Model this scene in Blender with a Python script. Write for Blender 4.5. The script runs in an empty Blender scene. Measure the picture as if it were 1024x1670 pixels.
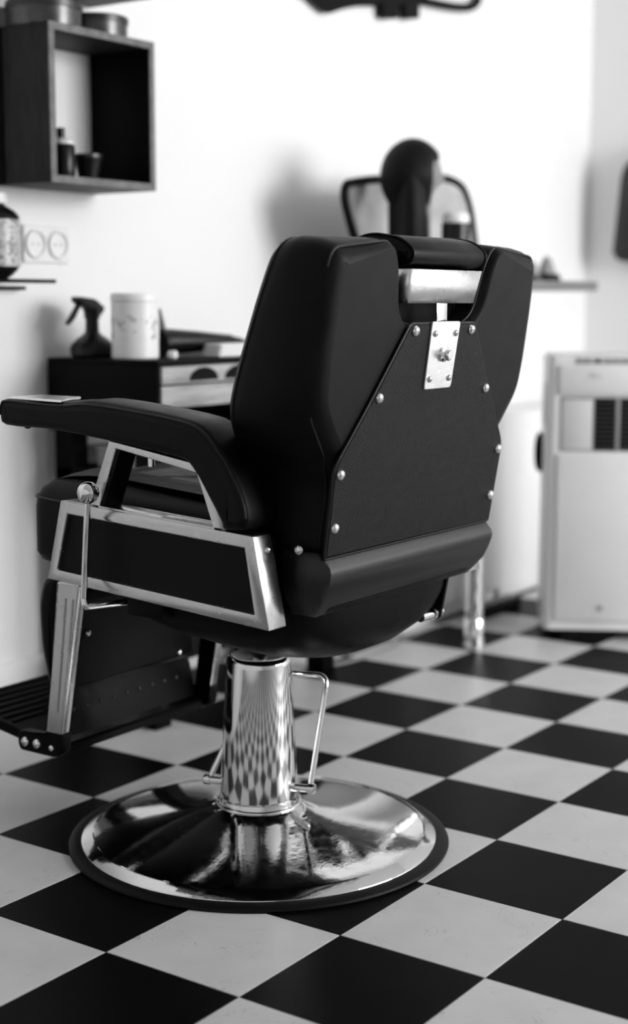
import bpy, bmesh, math, random
from mathutils import Vector, Matrix
random.seed(7)
S = bpy.context.scene
C = S.collection

# ------------------------------------------------------------------ camera
cam_d = bpy.data.cameras.new('camera'); cam = bpy.data.objects.new('camera', cam_d); C.objects.link(cam)
cam_d.sensor_fit = 'VERTICAL'; cam_d.sensor_height = 36.0; cam_d.sensor_width = 24.0
cam_d.lens = 52.586
cam.matrix_world = Matrix(((0.576136, 0.114123, -0.809348, -2.13818),
                           (-0.817353, 0.082133, -0.570253, -1.63061),
                           (0.001395, 0.990066, 0.140599, 0.99719),
                           (0, 0, 0, 1)))
cam_d.dof.use_dof = True; cam_d.dof.focus_distance = 2.47; cam_d.dof.aperture_fstop = 1.9
cam_d.clip_start = 0.05
S.camera = cam
# ------------------------------------------------------------------ light, exposure
w = bpy.data.worlds.new('daylight'); S.world = w; w.use_nodes = True
w.node_tree.nodes['Background'].inputs[0].default_value = (1, 1, 1, 1)
w.node_tree.nodes['Background'].inputs[1].default_value = 1.0

def area(name, loc, rot, sx, sy, power):
    d = bpy.data.lights.new(name, 'AREA'); d.shape = 'RECTANGLE'; d.size = sx; d.size_y = sy; d.energy = power
    o = bpy.data.objects.new(name, d); C.objects.link(o); o.location = loc; o.rotation_euler = rot
    return o
# daylight entering by the wide shop window in the wall behind the camera, to its right
area('shop_window_daylight', (1.95, -4.47, 1.80), (math.radians(90), 0, 0), 2.4, 1.7, 242)
vs = S.view_settings
vs.view_transform = 'Standard'; vs.look = 'None'; vs.gamma = 1.0; vs.use_curve_mapping = False
vs.exposure = 0.0
S.cycles.use_denoising = True
S.cycles.max_bounces = 8; S.cycles.caustics_reflective = False; S.cycles.caustics_refractive = False
S.cycles.sample_clamp_indirect = 6.0

# ------------------------------------------------------------------ materials
MATS = {}
def mat(name, col, rough=0.5, metal=0.0, bump=0.0, bscale=200, var=0.0, vscale=6.0, rvar=0.0, stretch=(1, 1, 1), coat=0.0, trans=0.0, detail=4, spec=.5):
    if name in MATS: return MATS[name]
    m = bpy.data.materials.new(name); m.use_nodes = True
    nt = m.node_tree; N = nt.nodes; L = nt.links
    b = N['Principled BSDF']
    b.inputs['Base Color'].default_value = (col, col, col, 1)
    b.inputs['Roughness'].default_value = rough
    b.inputs['Metallic'].default_value = metal
    b.inputs['Specular IOR Level'].default_value = spec
    if coat: b.inputs['Coat Weight'].default_value = coat
    if trans: b.inputs['Transmission Weight'].default_value = trans
    tc = N.new('ShaderNodeTexCoord'); mp = N.new('ShaderNodeMapping'); mp.inputs['Scale'].default_value = stretch
    L.new(tc.outputs['Object'], mp.inputs[0])
    if var or rvar:
        n = N.new('ShaderNodeTexNoise'); n.inputs['Scale'].default_value = vscale; n.inputs['Detail'].default_value = 6
        L.new(mp.outputs[0], n.inputs['Vector'])
        if var:
            r = N.new('ShaderNodeMapRange'); r.inputs[1].default_value = .3; r.inputs[2].default_value = .7
            r.inputs[3].default_value = max(0, col*(1-var)); r.inputs[4].default_value = min(1, col*(1+var))
            L.new(n.outputs[0], r.inputs[0]); cc = N.new('ShaderNodeCombineColor')
            for i in range(3): L.new(r.outputs[0], cc.inputs[i])
            L.new(cc.outputs[0], b.inputs['Base Color'])
        if rvar:
            r2 = N.new('ShaderNodeMapRange'); r2.inputs[1].default_value = .3; r2.inputs[2].default_value = .7
            r2.inputs[3].default_value = max(.02, rough-rvar); r2.inputs[4].default_value = rough+rvar
            L.new(n.outputs[0], r2.inputs[0]); L.new(r2.outputs[0], b.inputs['Roughness'])
    if bump:
        nb = N.new('ShaderNodeTexNoise'); nb.inputs['Scale'].default_value = bscale; nb.inputs['Detail'].default_value = detail
        L.new(mp.outputs[0], nb.inputs['Vector'])
        bp = N.new('ShaderNodeBump'); bp.inputs['Strength'].default_value = bump; bp.inputs['Distance'].default_value = .002
        L.new(nb.outputs[0], bp.inputs['Height']); L.new(bp.outputs[0], b.inputs['Normal'])
    MATS[name] = m; return m

wall_m = mat('white_paint', .86, .75, bump=.08, bscale=60)
trim_m = mat('white_gloss_trim', .82, .4, var=.02)
ceil_m = mat('ceiling_paint', .7, .8, var=.02)
grout_m = mat('grey_grout', .16, .8, var=.2, vscale=40)
leather = mat('black_leather', .0025, .42, bump=.22, bscale=900, rvar=.05, vscale=25, spec=.13)
vinyl = mat('black_grained_vinyl', .003, .46, bump=.55, bscale=260, stretch=(1, 1, 2.6), rvar=.05, vscale=30, detail=8, spec=.16)
strip_m = mat('black_smooth_cover', .003, .42, bump=.2, bscale=1200, spec=.5)
piping_m = mat('black_piping', .003, .35, var=.1, spec=.3)
blackm = mat('black_painted_metal', .003, .4, rvar=.06, vscale=40, spec=.08)
rubber = mat('black_rubber', .0018, .5, bump=.1, bscale=300, spec=.15)
chrome = mat('polished_chrome', .80, .055, 1.0, rvar=.02, vscale=35)
chrome_w = mat('worn_chrome', .66, .065, 1.0, bump=.06, bscale=90, rvar=.05, vscale=60)
brushed = mat('satin_chrome', .56, .25, 1.0, rvar=.05, vscale=30)
platem = mat('hammered_steel_plate', .88, .30, 1.0, bump=.25, bscale=45, rvar=.05, vscale=50)
wood_d = mat('dark_stained_wood', .016, .55, var=.5, vscale=14, stretch=(1, 6, 1), bump=.2, bscale=80, spec=.2)
wood_e = mat('pale_wood_edge', .13, .55, var=.35, vscale=30)
steelg = mat('grey_tin', .09, .3, .9, rvar=.08, vscale=20)
lidm = mat('dark_tin_lid', .05, .35, .8, rvar=.05)
whitep = mat('white_plastic', .80, .35, var=.02)
whiteg = mat('light_grey_plastic', .62, .4, var=.02)
greyp = mat('mid_grey_plastic', .30, .45, var=.05)
darkp = mat('dark_plastic', .004, .3, rvar=.05, spec=.3)
blackbox = mat('black_laminate', .002, .6, var=.2, spec=.08)
drawer_m = mat('grey_weathered_wood', .32, .6, var=.35, vscale=16, stretch=(.4, 1, 3))
cloth_w = mat('white_towel_cloth', .8, .9, bump=.5, bscale=300)
skin_m = mat('mannequin_face', .22, .5, var=.05)
hair_m = mat('black_hair', .003, .5, bump=.6, bscale=120, stretch=(4, 4, .4), spec=.15)
glass_m = mat('clear_glass', .95, .03, 0, var=0, trans=1.0)
cordm = mat('grey_cord', .28, .5, var=.05)

def tile_mat(name, col, dark):
    m = bpy.data.materials.new(name); m.use_nodes = True
    nt = m.node_tree; N = nt.nodes; L = nt.links; b = N['Principled BSDF']
    b.inputs['Roughness'].default_value = .40 if dark else .38
    b.inputs['Specular IOR Level'].default_value = .03 if dark else .40
    tc = N.new('ShaderNodeTexCoord'); oi = N.new('ShaderNodeObjectInfo')
    ad = N.new('ShaderNodeVectorMath'); ad.operation = 'ADD'
    sc = N.new('ShaderNodeVectorMath'); sc.operation = 'SCALE'; sc.inputs[3].default_value = 37.0
    cb = N.new('ShaderNodeCombineXYZ')
    L.new(oi.outputs['Random'], cb.inputs[0]); L.new(oi.outputs['Random'], cb.inputs[1])
    L.new(cb.outputs[0], sc.inputs[0]); L.new(tc.outputs['Object'], ad.inputs[0]); L.new(sc.outputs[0], ad.inputs[1])
    # faint smudges plus sparse hair-like flecks
    n1 = N.new('ShaderNodeTexNoise'); n1.inputs['Scale'].default_value = 9; n1.inputs['Detail'].default_value = 5
    n2 = N.new('ShaderNodeTexNoise'); n2.inputs['Scale'].default_value = 24; n2.inputs['Detail'].default_value = 2; n2.inputs['Distortion'].default_value = 1.6
    n3 = N.new('ShaderNodeTexNoise'); n3.inputs['Scale'].default_value = 11
    for n in (n1, n2, n3): L.new(ad.outputs[0], n.inputs['Vector'])
    # fleck = thin iso-line of n2, gated by n3
    s = N.new('ShaderNodeMath'); s.operation = 'SUBTRACT'; s.inputs[1].default_value = .5; L.new(n2.outputs[0], s.inputs[0])
    a = N.new('ShaderNodeMath'); a.operation = 'ABSOLUTE'; L.new(s.outputs[0], a.inputs[0])
    lt = N.new('ShaderNodeMath'); lt.operation = 'LESS_THAN'; lt.inputs[1].default_value = .0045; L.new(a.outputs[0], lt.inputs[0])
    gt = N.new('ShaderNodeMath'); gt.operation = 'GREATER_THAN'; gt.inputs[1].default_value = .57; L.new(n3.outputs[0], gt.inputs[0])
    mu = N.new('ShaderNodeMath'); mu.operation = 'MULTIPLY'; L.new(lt.outputs[0], mu.inputs[0]); L.new(gt.outputs[0], mu.inputs[1])
    r = N.new('ShaderNodeMapRange'); r.inputs[1].default_value = .3; r.inputs[2].default_value = .7
    r.inputs[3].default_value = col*(.8 if dark else .93); r.inputs[4].default_value = col*(1.3 if dark else 1.04); L.new(n1.outputs[0], r.inputs[0])
    k = N.new('ShaderNodeMath'); k.operation = 'MULTIPLY'; k.inputs[1].default_value = (-.0 if dark else .24); L.new(mu.outputs[0], k.inputs[0])
    f = N.new('ShaderNodeMath'); f.operation = 'SUBTRACT'; L.new(r.outputs[0], f.inputs[0]); L.new(k.outputs[0], f.inputs[1])
    cc = N.new('ShaderNodeCombineColor')
    for i in range(3): L.new(f.outputs[0], cc.inputs[i])
    L.new(cc.outputs[0], b.inputs['Base Color'])
    bp = N.new('ShaderNodeBump'); bp.inputs['Strength'].default_value = .05; bp.inputs['Distance'].default_value = .002
    L.new(n1.outputs[0], bp.inputs['Height']); L.new(bp.outputs[0], b.inputs['Normal'])
    return m
tile_w = tile_mat('white_vinyl_tile', .55, False)
tile_b = tile_mat('black_vinyl_tile', .0022, True)

# ------------------------------------------------------------------ helpers
def thing(name, label, cat, loc=(0, 0, 0), group=None):
    o = bpy.data.objects.new(name, None); C.objects.link(o); o.location = loc; o.empty_display_size = .05
    o['label'] = label; o['category'] = cat
    if group: o['group'] = group
    return o
def tag(o, label, cat, group=None):
    o['label'] = label; o['category'] = cat
    if group: o['group'] = group
    return o
def wloc(o):
    v = Vector((0, 0, 0))
    while o: v += o.location; o = o.parent
    return v
def finish(name, bm, m, parent=None, smooth=True, angle=35, origin=None):
    """bm is in world coordinates; the object's origin goes to the foot of the mesh (or `origin`)."""
    bmesh.ops.recalc_face_normals(bm, faces=bm.faces)
    vs_ = [v.co for v in bm.verts]
    lo = Vector([min(v[i] for v in vs_) for i in range(3)]); hi = Vector([max(v[i] for v in vs_) for i in range(3)])
    org = Vector(origin) if origin is not None else Vector(((lo.x+hi.x)/2, (lo.y+hi.y)/2, lo.z))
    bmesh.ops.translate(bm, verts=bm.verts, vec=-org)
    me = bpy.data.meshes.new(name); bm.to_mesh(me); bm.free()
    if smooth:
        if smooth != 'keep': me.polygons.foreach_set('use_smooth', [True]*len(me.polygons))
        try: me.set_sharp_from_angle(angle=math.radians(angle))
        except Exception: pass
    me.materials.append(m)
    o = bpy.data.objects.new(name, me); C.objects.link(o)
    if parent: o.parent = parent; o.location = org-wloc(parent)
    else: o.location = org
    return o
def structure(o): o['kind'] = 'structure'; return o
def box(name, lo, hi, m, parent=None, bev=.002, seg=2, xf=None):
    bm = bmesh.new(); bmesh.ops.create_cube(bm, size=1)
    lo = Vector(lo); hi = Vector(hi)
    for v in bm.verts: v.co = Vector([lo[i]+(v.co[i]+.5)*(hi[i]-lo[i]) for i in range(3)])
    if bev: bmesh.ops.bevel(bm, geom=bm.edges[:], offset=bev, segments=seg, affect='EDGES', profile=.5)
    if xf: bmesh.ops.transform(bm, matrix=xf, verts=bm.verts)
    return finish(name, bm, m, parent)
def lathe(name, prof, m, parent=None, at=(0, 0, 0), seg=48, xf=None, angle=35, sx=1, sy=1):
    bm = bmesh.new(); rings = []
    for r, z in prof:
        if r < 1e-6: rings.append([bm.verts.new((at[0], at[1], at[2]+z))])
        else: rings.append([bm.verts.new((at[0]+sx*r*math.cos(2*math.pi*i/seg), at[1]+sy*r*math.sin(2*math.pi*i/seg), at[2]+z)) for i in range(seg)])
    for a, b in zip(rings, rings[1:]):
        for i in range(seg):
            j = (i+1) % seg
            if len(a) == 1 and len(b) == 1: continue
            if len(a) == 1: bm.faces.new((a[0], b[i], b[j]))
            elif len(b) == 1: bm.faces.new((a[i], a[j], b[0]))
            else: bm.faces.new((a[i], a[j], b[j], b[i]))
    if len(rings[0]) > 1: bm.faces.new(rings[0])
    if len(rings[-1]) > 1: bm.faces.new(rings[-1])
    if xf: bmesh.ops.transform(bm, matrix=xf, verts=bm.verts)
    return finish(name, bm, m, parent, angle=angle)
def smoothpath(pts, n=6, closed=False):
    P = [Vector(p) for p in pts]; out = []; N = len(P)
    rng = range(N) if closed else range(N-1)
    for i in rng:
        if closed: p0, p1, p2, p3 = P[i-1], P[i], P[(i+1) % N], P[(i+2) % N]
        else: p0 = P[i-1] if i else P[0]*2-P[1]; p1 = P[i]; p2 = P[i+1]; p3 = P[i+2] if i+2 < N else P[-1]*2-P[-2]
        for k in range(n):
            t = k/n
            out.append(.5*((2*p1)+(p2-p0)*t+(2*p0-5*p1+4*p2-p3)*t*t+(3*p1-p0-3*p2+p3)*t**3))
    if not closed: out.append(P[-1])
    return out
def bm_tube(bm, pts, r, seg=12, closed=False):
    P = [Vector(p) for p in pts]; n = len(P); rings = []; up = None
    for i in range(n):
        if closed: t = P[(i+1) % n]-P[i-1]
        else: t = P[min(i+1, n-1)]-P[max(i-1, 0)]
        t.normalize()
        if up is None: up = t.orthogonal().normalized()
        up = (up-t*up.dot(t)).normalized(); s = t.cross(up)
        rr = r[i] if isinstance(r, (list, tuple)) else r
        rings.append([bm.verts.new(P[i]+rr*(math.cos(2*math.pi*k/seg)*up+math.sin(2*math.pi*k/seg)*s)) for k in range(seg)])
    for i in range(n if closed else n-1):
        a, b = rings[i], rings[(i+1) % n]
        for k in range(seg): bm.faces.new((a[k], a[(k+1) % seg], b[(k+1) % seg], b[k]))
    if not closed: bm.faces.new(rings[0]); bm.faces.new(rings[-1])
def tube(name, pts, r, m, parent=None, seg=12, closed=False):
    bm = bmesh.new(); bm_tube(bm, pts, r, seg, closed); return finish(name, bm, m, parent, angle=50)
def filletpath(pts, rad, n=6):
    P = [Vector(p) for p in pts]; out = [P[0]]
    for a, b, c in zip(P, P[1:], P[2:]):
        u = (a-b).normalized(); v = (c-b).normalized(); d = min(rad, (a-b).length*.45, (c-b).length*.45)
        s, e = b+u*d, b+v*d
        for k in range(n+1):
            t = k/n; out.append(s*(1-t)**2+b*2*t*(1-t)+e*t*t)
    out.append(P[-1]); return out
def round2d(poly, rad, n=5):
    """round the corners of a closed 2D polygon; rad a number or one per corner"""
    N = len(poly); out = []
    for i in range(N):
        a, b, c = Vector(poly[i-1]), Vector(poly[i]), Vector(poly[(i+1) % N])
        r = rad[i] if isinstance(rad, (list, tuple)) else rad
        if r <= 0: out.append(b); continue
        u = (a-b); v = (c-b); d = min(r, u.length*.48, v.length*.48); u.normalize(); v.normalize()
        s, e = b+u*d, b+v*d
        for k in range(n+1):
            t = k/n; out.append(s*(1-t)**2+b*2*t*(1-t)+e*t*t)
    return out
def area2(p): return sum(p[i-1][0]*p[i][1]-p[i][0]*p[i-1][1] for i in range(len(p)))/2
def offset2d(P, o, wt=None):
    N = len(P); out = []
    for i in range(N):
        a, b, c = P[i-1], P[i], P[(i+1) % N]
        n1 = Vector((-(b-a)[1], (b-a)[0])); n2 = Vector((-(c-b)[1], (c-b)[0]))
        if n1.length: n1.normalize()
        if n2.length: n2.normalize()
        n = n1+n2
        if n.length < 1e-6: out.append(b.copy()); continue
        n.normalize(); k = max(.5, n.dot(n1) if n1.length else 1)
        out.append(b+n*(o/k)*(wt(b[0], b[1]) if wt else 1))
    return out
def slab(name, poly, rings, fn, m, parent=None, angle=40, smooth=True, wt=None):
    """stack of inset copies of a 2D outline: rings = [(inset, t)...]; fn(x, y, t) -> 3D"""
    P = [Vector((p[0], p[1])) for p in poly]
    if area2(P) < 0: P.reverse()
    bm = bmesh.new(); R = []
    for o, t in rings: R.append([bm.verts.new(fn(q[0], q[1], t)) for q in offset2d(P, o, wt)])
    N = len(P)
    for a, b in zip(R, R[1:]):
        for i in range(N): bm.faces.new((a[i], a[(i+1) % N], b[(i+1) % N], b[i]))
    def thin(vs_):
        out = []
        for v in vs_:
            if not out or (v.co-out[-1]).length > .0025: out.append(v.co.copy())
        while len(out) > 3 and (out[0]-out[-1]).length < .0025: out.pop()
        return out if len(out) >= 3 and max((a-b).length for a in out for b in out[:1]) > .012 else [v.co.copy() for v in vs_]
    f1 = bm.faces.new([bm.verts.new(c) for c in thin(list(reversed(R[0])))]); f2 = bm.faces.new([bm.verts.new(c) for c in thin(R[-1])])
    r_ = bmesh.ops.triangulate(bm, faces=[f1, f2], ngon_method='BEAUTY')
    for f_ in bm.faces: f_.smooth = True
    for f_ in r_['faces']: f_.smooth = False
    return finish(name, bm, m, parent, smooth='keep' if smooth else False, angle=angle)
def prism(name, poly, axis, lo, hi, m, parent=None, bev=.002, angle=40):
    """polygon extruded along an axis, edges eased by bev. poly is (y,z) for X, (x,z) for Y, (x,y) for Z"""
    f = {'X': lambda a, b, t: (t, a, b), 'Y': lambda a, b, t: (a, t, b), 'Z': lambda a, b, t: (a, b, t)}[axis]
    rg = [(bev, lo), (bev*.3, lo+bev*.3), (0, lo+bev), (0, hi-bev), (bev*.3, hi-bev*.3), (bev, hi)] if bev else [(0, lo), (0, hi)]
    return slab(name, poly, rg, f, m, parent, angle)
def ringprism(name, outer, inner, x0, x1, m, parent=None, bev=.0025):
    """closed frame bar in the YZ plane: outer and inner polygons with equal corner count"""
    bm = bmesh.new(); n = len(outer)
    V = {}
    for k, x in ((0, x0), (1, x1)):
        V[k, 'o'] = [bm.verts.new((x, p[0], p[1])) for p in outer]; V[k, 'i'] = [bm.verts.new((x, p[0], p[1])) for p in inner]
    for i in range(n):
        j = (i+1) % n
        for k in (0, 1): bm.faces.new((V[k, 'o'][i], V[k, 'o'][j], V[k, 'i'][j], V[k, 'i'][i]))
        for q in 'oi': bm.faces.new((V[0, q][i], V[0, q][j], V[1, q][j], V[1, q][i]))
    bmesh.ops.recalc_face_normals(bm, faces=bm.faces)
    e = [e for e in bm.edges if len(e.link_faces) == 2 and e.calc_face_angle(0) > .3]
    bmesh.ops.bevel(bm, geom=e, offset=bev, segments=2, affect='EDGES', profile=.5)
    return finish(name, bm, m, parent)
def screw(name, p, n, r, m, parent, slot=True):
    """domed screw head on a surface at p with normal n"""
    q = Vector(n).to_track_quat('Z', 'Y').to_matrix().to_4x4(); q.translation = Vector(p)
    return lathe(name, [(0, -.004), (r*.95, -.004), (r, 0), (r*.97, r*.22), (r*.8, r*.5), (r*.5, r*.68), (r*.28, r*.73), (r*.22, r*.5), (0, r*.45)], m, parent, seg=20, xf=q, angle=60)

# ================================================================== SETTING
T = 0.26; OX, OY = -0.27198, -0.36718
XL, XR, YB, YF, ZC = -3.4, 3.42, 0.96, -4.4, 2.75
floor = structure(box('floor', (XL, YF, -.12), (XR, YB, -.0045), grout_m, bev=0))
fl = Vector((cam.matrix_world.translation))
cinv = cam.matrix_world.inverted()
def mk_tile(mm, nm):
    bm = bmesh.new(); bmesh.ops.create_cube(bm, size=1)
    h = T/2-.0006
    for v in bm.verts: v.co = Vector((v.co.x*2*h, v.co.y*2*h, (v.co.z-.5)*.006))
    top = [e for e in bm.edges if all(v.co.z > -.001 for v in e.verts)]
    bmesh.ops.bevel(bm, geom=top, offset=.0008, segments=1, affect='EDGES')
    me = bpy.data.meshes.new(nm); bm.to_mesh(me); bm.free(); me.materials.append(mm); return me
tm = {0: mk_tile(tile_w, 'light_tile'), 1: mk_tile(tile_b, 'dark_tile')}
far = {0: bmesh.new(), 1: bmesh.new()}
near_n = 0
for a in range(-13, 15):
    for b in range(-6, 17):
        x0, x1 = OX+a*T, OX+(a+1)*T; y1, y0 = OY-b*T, OY-(b+1)*T
        if x0 < XL-1e-6 or x0 > XR-.02 or y1 < YF+.02 or y0 > YB-.02: continue
        par = (a+b) % 2
        cx, cy = (x0+x1)/2, (y0+y1)/2
        q = cinv @ Vector((cx, cy, 0)); vis = False
        if q.z < -.2: vis = abs(q.x/-q.z) < .21+.16/-q.z and abs(q.y/-q.z) < .342+.14/-q.z
        whole = x1 <= XR+1e-6 and y1 <= YB+1e-6 and x0 >= XL and y0 >= YF
        if vis and whole:
            o = bpy.data.objects.new('tile', tm[par]); C.objects.link(o); o.parent = floor
            o.location = Vector((cx, cy, 0))-floor.location; near_n += 1
        elif vis:
            xa, xb, ya, yb = max(x0, XL)+.0006, min(x1, XR)-.0006, max(y0, YF)+.0006, min(y1, YB)-.0006
            o = box('tile', (xa, ya, -.006), (xb, yb, 0), tile_b if par else tile_w, floor, bev=0)
        else:
            xa, xb, ya, yb = max(x0, XL)+.0006, min(x1, XR)-.0006, max(y0, YF)+.0006, min(y1, YB)-.0006
            if xb-xa < .01 or yb-ya < .01: continue
            bm = far[par]
            f = bm.faces.new([bm.verts.new(v) for v in ((xa, ya, 0), (xb, ya, 0), (xb, yb, 0), (xa, yb, 0))])
            e = bmesh.ops.extrude_face_region(bm, geom=[f]); bmesh.ops.translate(bm, verts=[v for v in e['geom'] if isinstance(v, bmesh.types.BMVert)], vec=(0, 0, -.006))
for k in (0, 1):
    o = finish('far_tiles', far[k], tile_b if k else tile_w, floor, smooth=False); o['kind'] = 'stuff'

structure(box('wall_back', (XL-.15, YB, -.12), (XR+.15, YB+.15, ZC), wall_m, bev=0))
structure(box('ceiling', (XL-.15, YF-.15, ZC), (XR+.15, YB+.15, ZC+.12), ceil_m, bev=0))
structure(box('wall_left', (XL-.15, YF, -.12), (XL, YB, ZC), wall_m, bev=0))
def wall_with_hole(name, axis, c0, c1, lo, hi, h0, h1, z0, z1, m):
    """wall slab between planes c0,c1 running lo..hi with an opening h0..h1, z0..z1"""
    bm = bmesh.new()
    for (a, b, za, zb) in ((lo, h0, -.12, ZC), (h1, hi, -.12, ZC), (h0, h1, -.12, z0), (h0, h1, z1, ZC)):
        r = bmesh.ops.create_cube(bm, size=1)
        for v in r['verts']:
            s = [c0+(v.co.x+.5)*(c1-c0), a+(v.co.y+.5)*(b-a), za+(v.co.z+.5)*(zb-za)]
            v.co = Vector((s[0], s[1], s[2])) if axis == 'X' else Vector((s[1], s[0], s[2]))
    return structure(finish(name, bm, m, smooth=False))
WX0, WX1, WZ0, WZ1 = .75, 3.15, .95, 2.65
structure(box('wall_right', (XR, YF-.15, -.12), (XR+.15, YB, ZC), wall_m, bev=0))
wall_with_hole('wall_front', 'Y', YF-.15, YF, XL, XR, WX0, WX1, WZ0, WZ1, wall_m)
win = structure(box('window_1', (WX0, YF-.06, WZ0), (WX1, YF, WZ0+.05), trim_m, bev=.004))
box('frame_bar', (WX0, YF-.06, WZ1-.05), (WX1, YF, WZ1), trim_m, win)
for xx in (WX0, WX0+.78, WX0+1.56, WX1-.06):
    box('frame_bar', (xx, YF-.06, WZ0+.05), (xx+.06, YF, WZ1-.05), trim_m, win)
structure(box('baseboard_back', (XL, YB-.014, .0), (XR, YB, .145), trim_m, bev=.004))
structure(box('baseboard_right', (XR-.014, YF, .0), (XR, YB-.014, .145), trim_m, bev=.004))

# ================================================================== BARBER CHAIR
ch = thing('barber_chair', 'black leather reclining barber chair with chrome frame on a round chrome base', 'barber chair')
# --- base
base = lathe('base', [(0, .006), (.3295, .006), (.3305, .009), (.329, .0120), (.3125, .0225), (.3085, .0240), (.3062, .0225), (.302, .0235), (.29, .0262), (.25, .0335), (.20, .0425), (.15, .0515), (.11, .0595), (.088, .0655), (.079, .070), (.0765, .073), (0, .073)], chrome_w, ch, seg=96, angle=28)
lathe('rubber_ring', [(.326, 0), (.352, 0), (.3535, .003), (.352, .0065), (.346, .0095), (.338, .0108), (.3295, .0108), (.326, .008), (.326, 0)], rubber, base, seg=96)
col = lathe('column', [(.0755, .070), (.0755, .074), (.0735, .080), (.0725, .088), (.0600, .335), (.0592, .342), (.057, .3475), (.053, .350), (.047, .3495), (.041, .345), (.036, .343), (.020, .342), (.020, .33), (0, .33)], chrome, ch, seg=64, angle=45)
lathe('top_cap', [(.0165, .3435), (.036, .3445), (.046, .3505), (.052, .3512), (.052, .349), (.036, .342), (.0165, .342)], mat('satin_cap', .75, .38, 1.0, rvar=.04), col, seg=48, angle=60)
lathe('collar_ring', [(.072, .069), (.0785, .069), (.0800, .0715), (.0785, .0745), (.072, .0755)], chrome, col, seg=64, angle=60)
lathe('piston', [(0, .33), (.0145, .33), (.0145, .45), (0, .45)], chrome, ch, seg=32)
# --- pump lever: a wire loop hinged on two studs either side of the column
pv = Vector((.0290, -.0820, .104)); ax = pv.copy(); ax.z = 0; ax.normalize()
tc = Vector((.785, .62, 0)).normalized()
top = Vector((.105, -.068, .300))-pv
r_up = pv+ax*.012+top; l_up = r_up-ax*.135
lev = tube('pump_lever', filletpath([pv+ax*.012, r_up, l_up, -pv+Vector((0, 0, .208))-ax*.012], .022), .0052, chrome, ch, seg=14)
for s in (1, -1):
    p = Vector((pv.x*s, pv.y*s, pv.z))
    q = (ax*s).to_track_quat('Z', 'Y').to_matrix().to_4x4(); q.translation = p-ax*s*.022
    st = lathe('lever_stud', [(0, 0), (.0075, 0), (.0075, .030), (.0098, .031), (.0098, .041), (.008, .044), (0, .044)], chrome, lev, seg=20, xf=q)
# --- seat
def sup(cx, cy, rx, ry, e, n=48):
    return [(cx+rx*abs(math.cos(t))**(2/e)*math.copysign(1, math.cos(t)), cy+ry*abs(math.sin(t))**(2/e)*math.copysign(1, math.sin(t))) for t in [2*math.pi*i/n for i in range(n)]]
seatP = round2d([(-.283, -.235), (.283, -.235), (.283, .302), (-.283, .302)], [.03, .03, .05, .05], 6)
tilt = lambda x, y, t: (x, y, t+.064*y)
seat = slab('seat', seatP, [(.03, .518), (.008, .522), (0, .535), (0, .615), (.003, .634), (.012, .650), (.030, .662), (.06, .671), (.10, .677), (.14, .680)], tilt, leather, ch, angle=60)
tube('piping', [tilt(p[0], p[1], .634) for p in offset2d([Vector(q) for q in seatP], .001)], .0026, piping_m, seat, seg=8, closed=True)
# --- dark pan under the seat
bm = bmesh.new(); R = []
for z, rx, ry, e, cy in ((.520, .272, .245, 5, -.045), (.490, .270, .243, 4.5, -.046), (.460, .258, .225, 3.8, -.058), (.436, .232, .190, 3.2, -.082), (.415, .185, .145, 2.6, -.108), (.400, .12, .090, 2.2, -.132), (.395, .05, .040, 2, -.145)):
    R.append([bm.verts.new((p[0], p[1], z+.05*p[1])) for p in sup(0, cy, rx, ry, e, 56)])
for a, b in zip(R, R[1:]):
    for i in range(56): bm.faces.new((a[i], a[(i+1) % 56], b[(i+1) % 56], b[i]))
bm.faces.new(R[0]); bm.faces.new(R[-1])
finish('seat_pan', bm, blackm, ch, angle=60)
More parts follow.
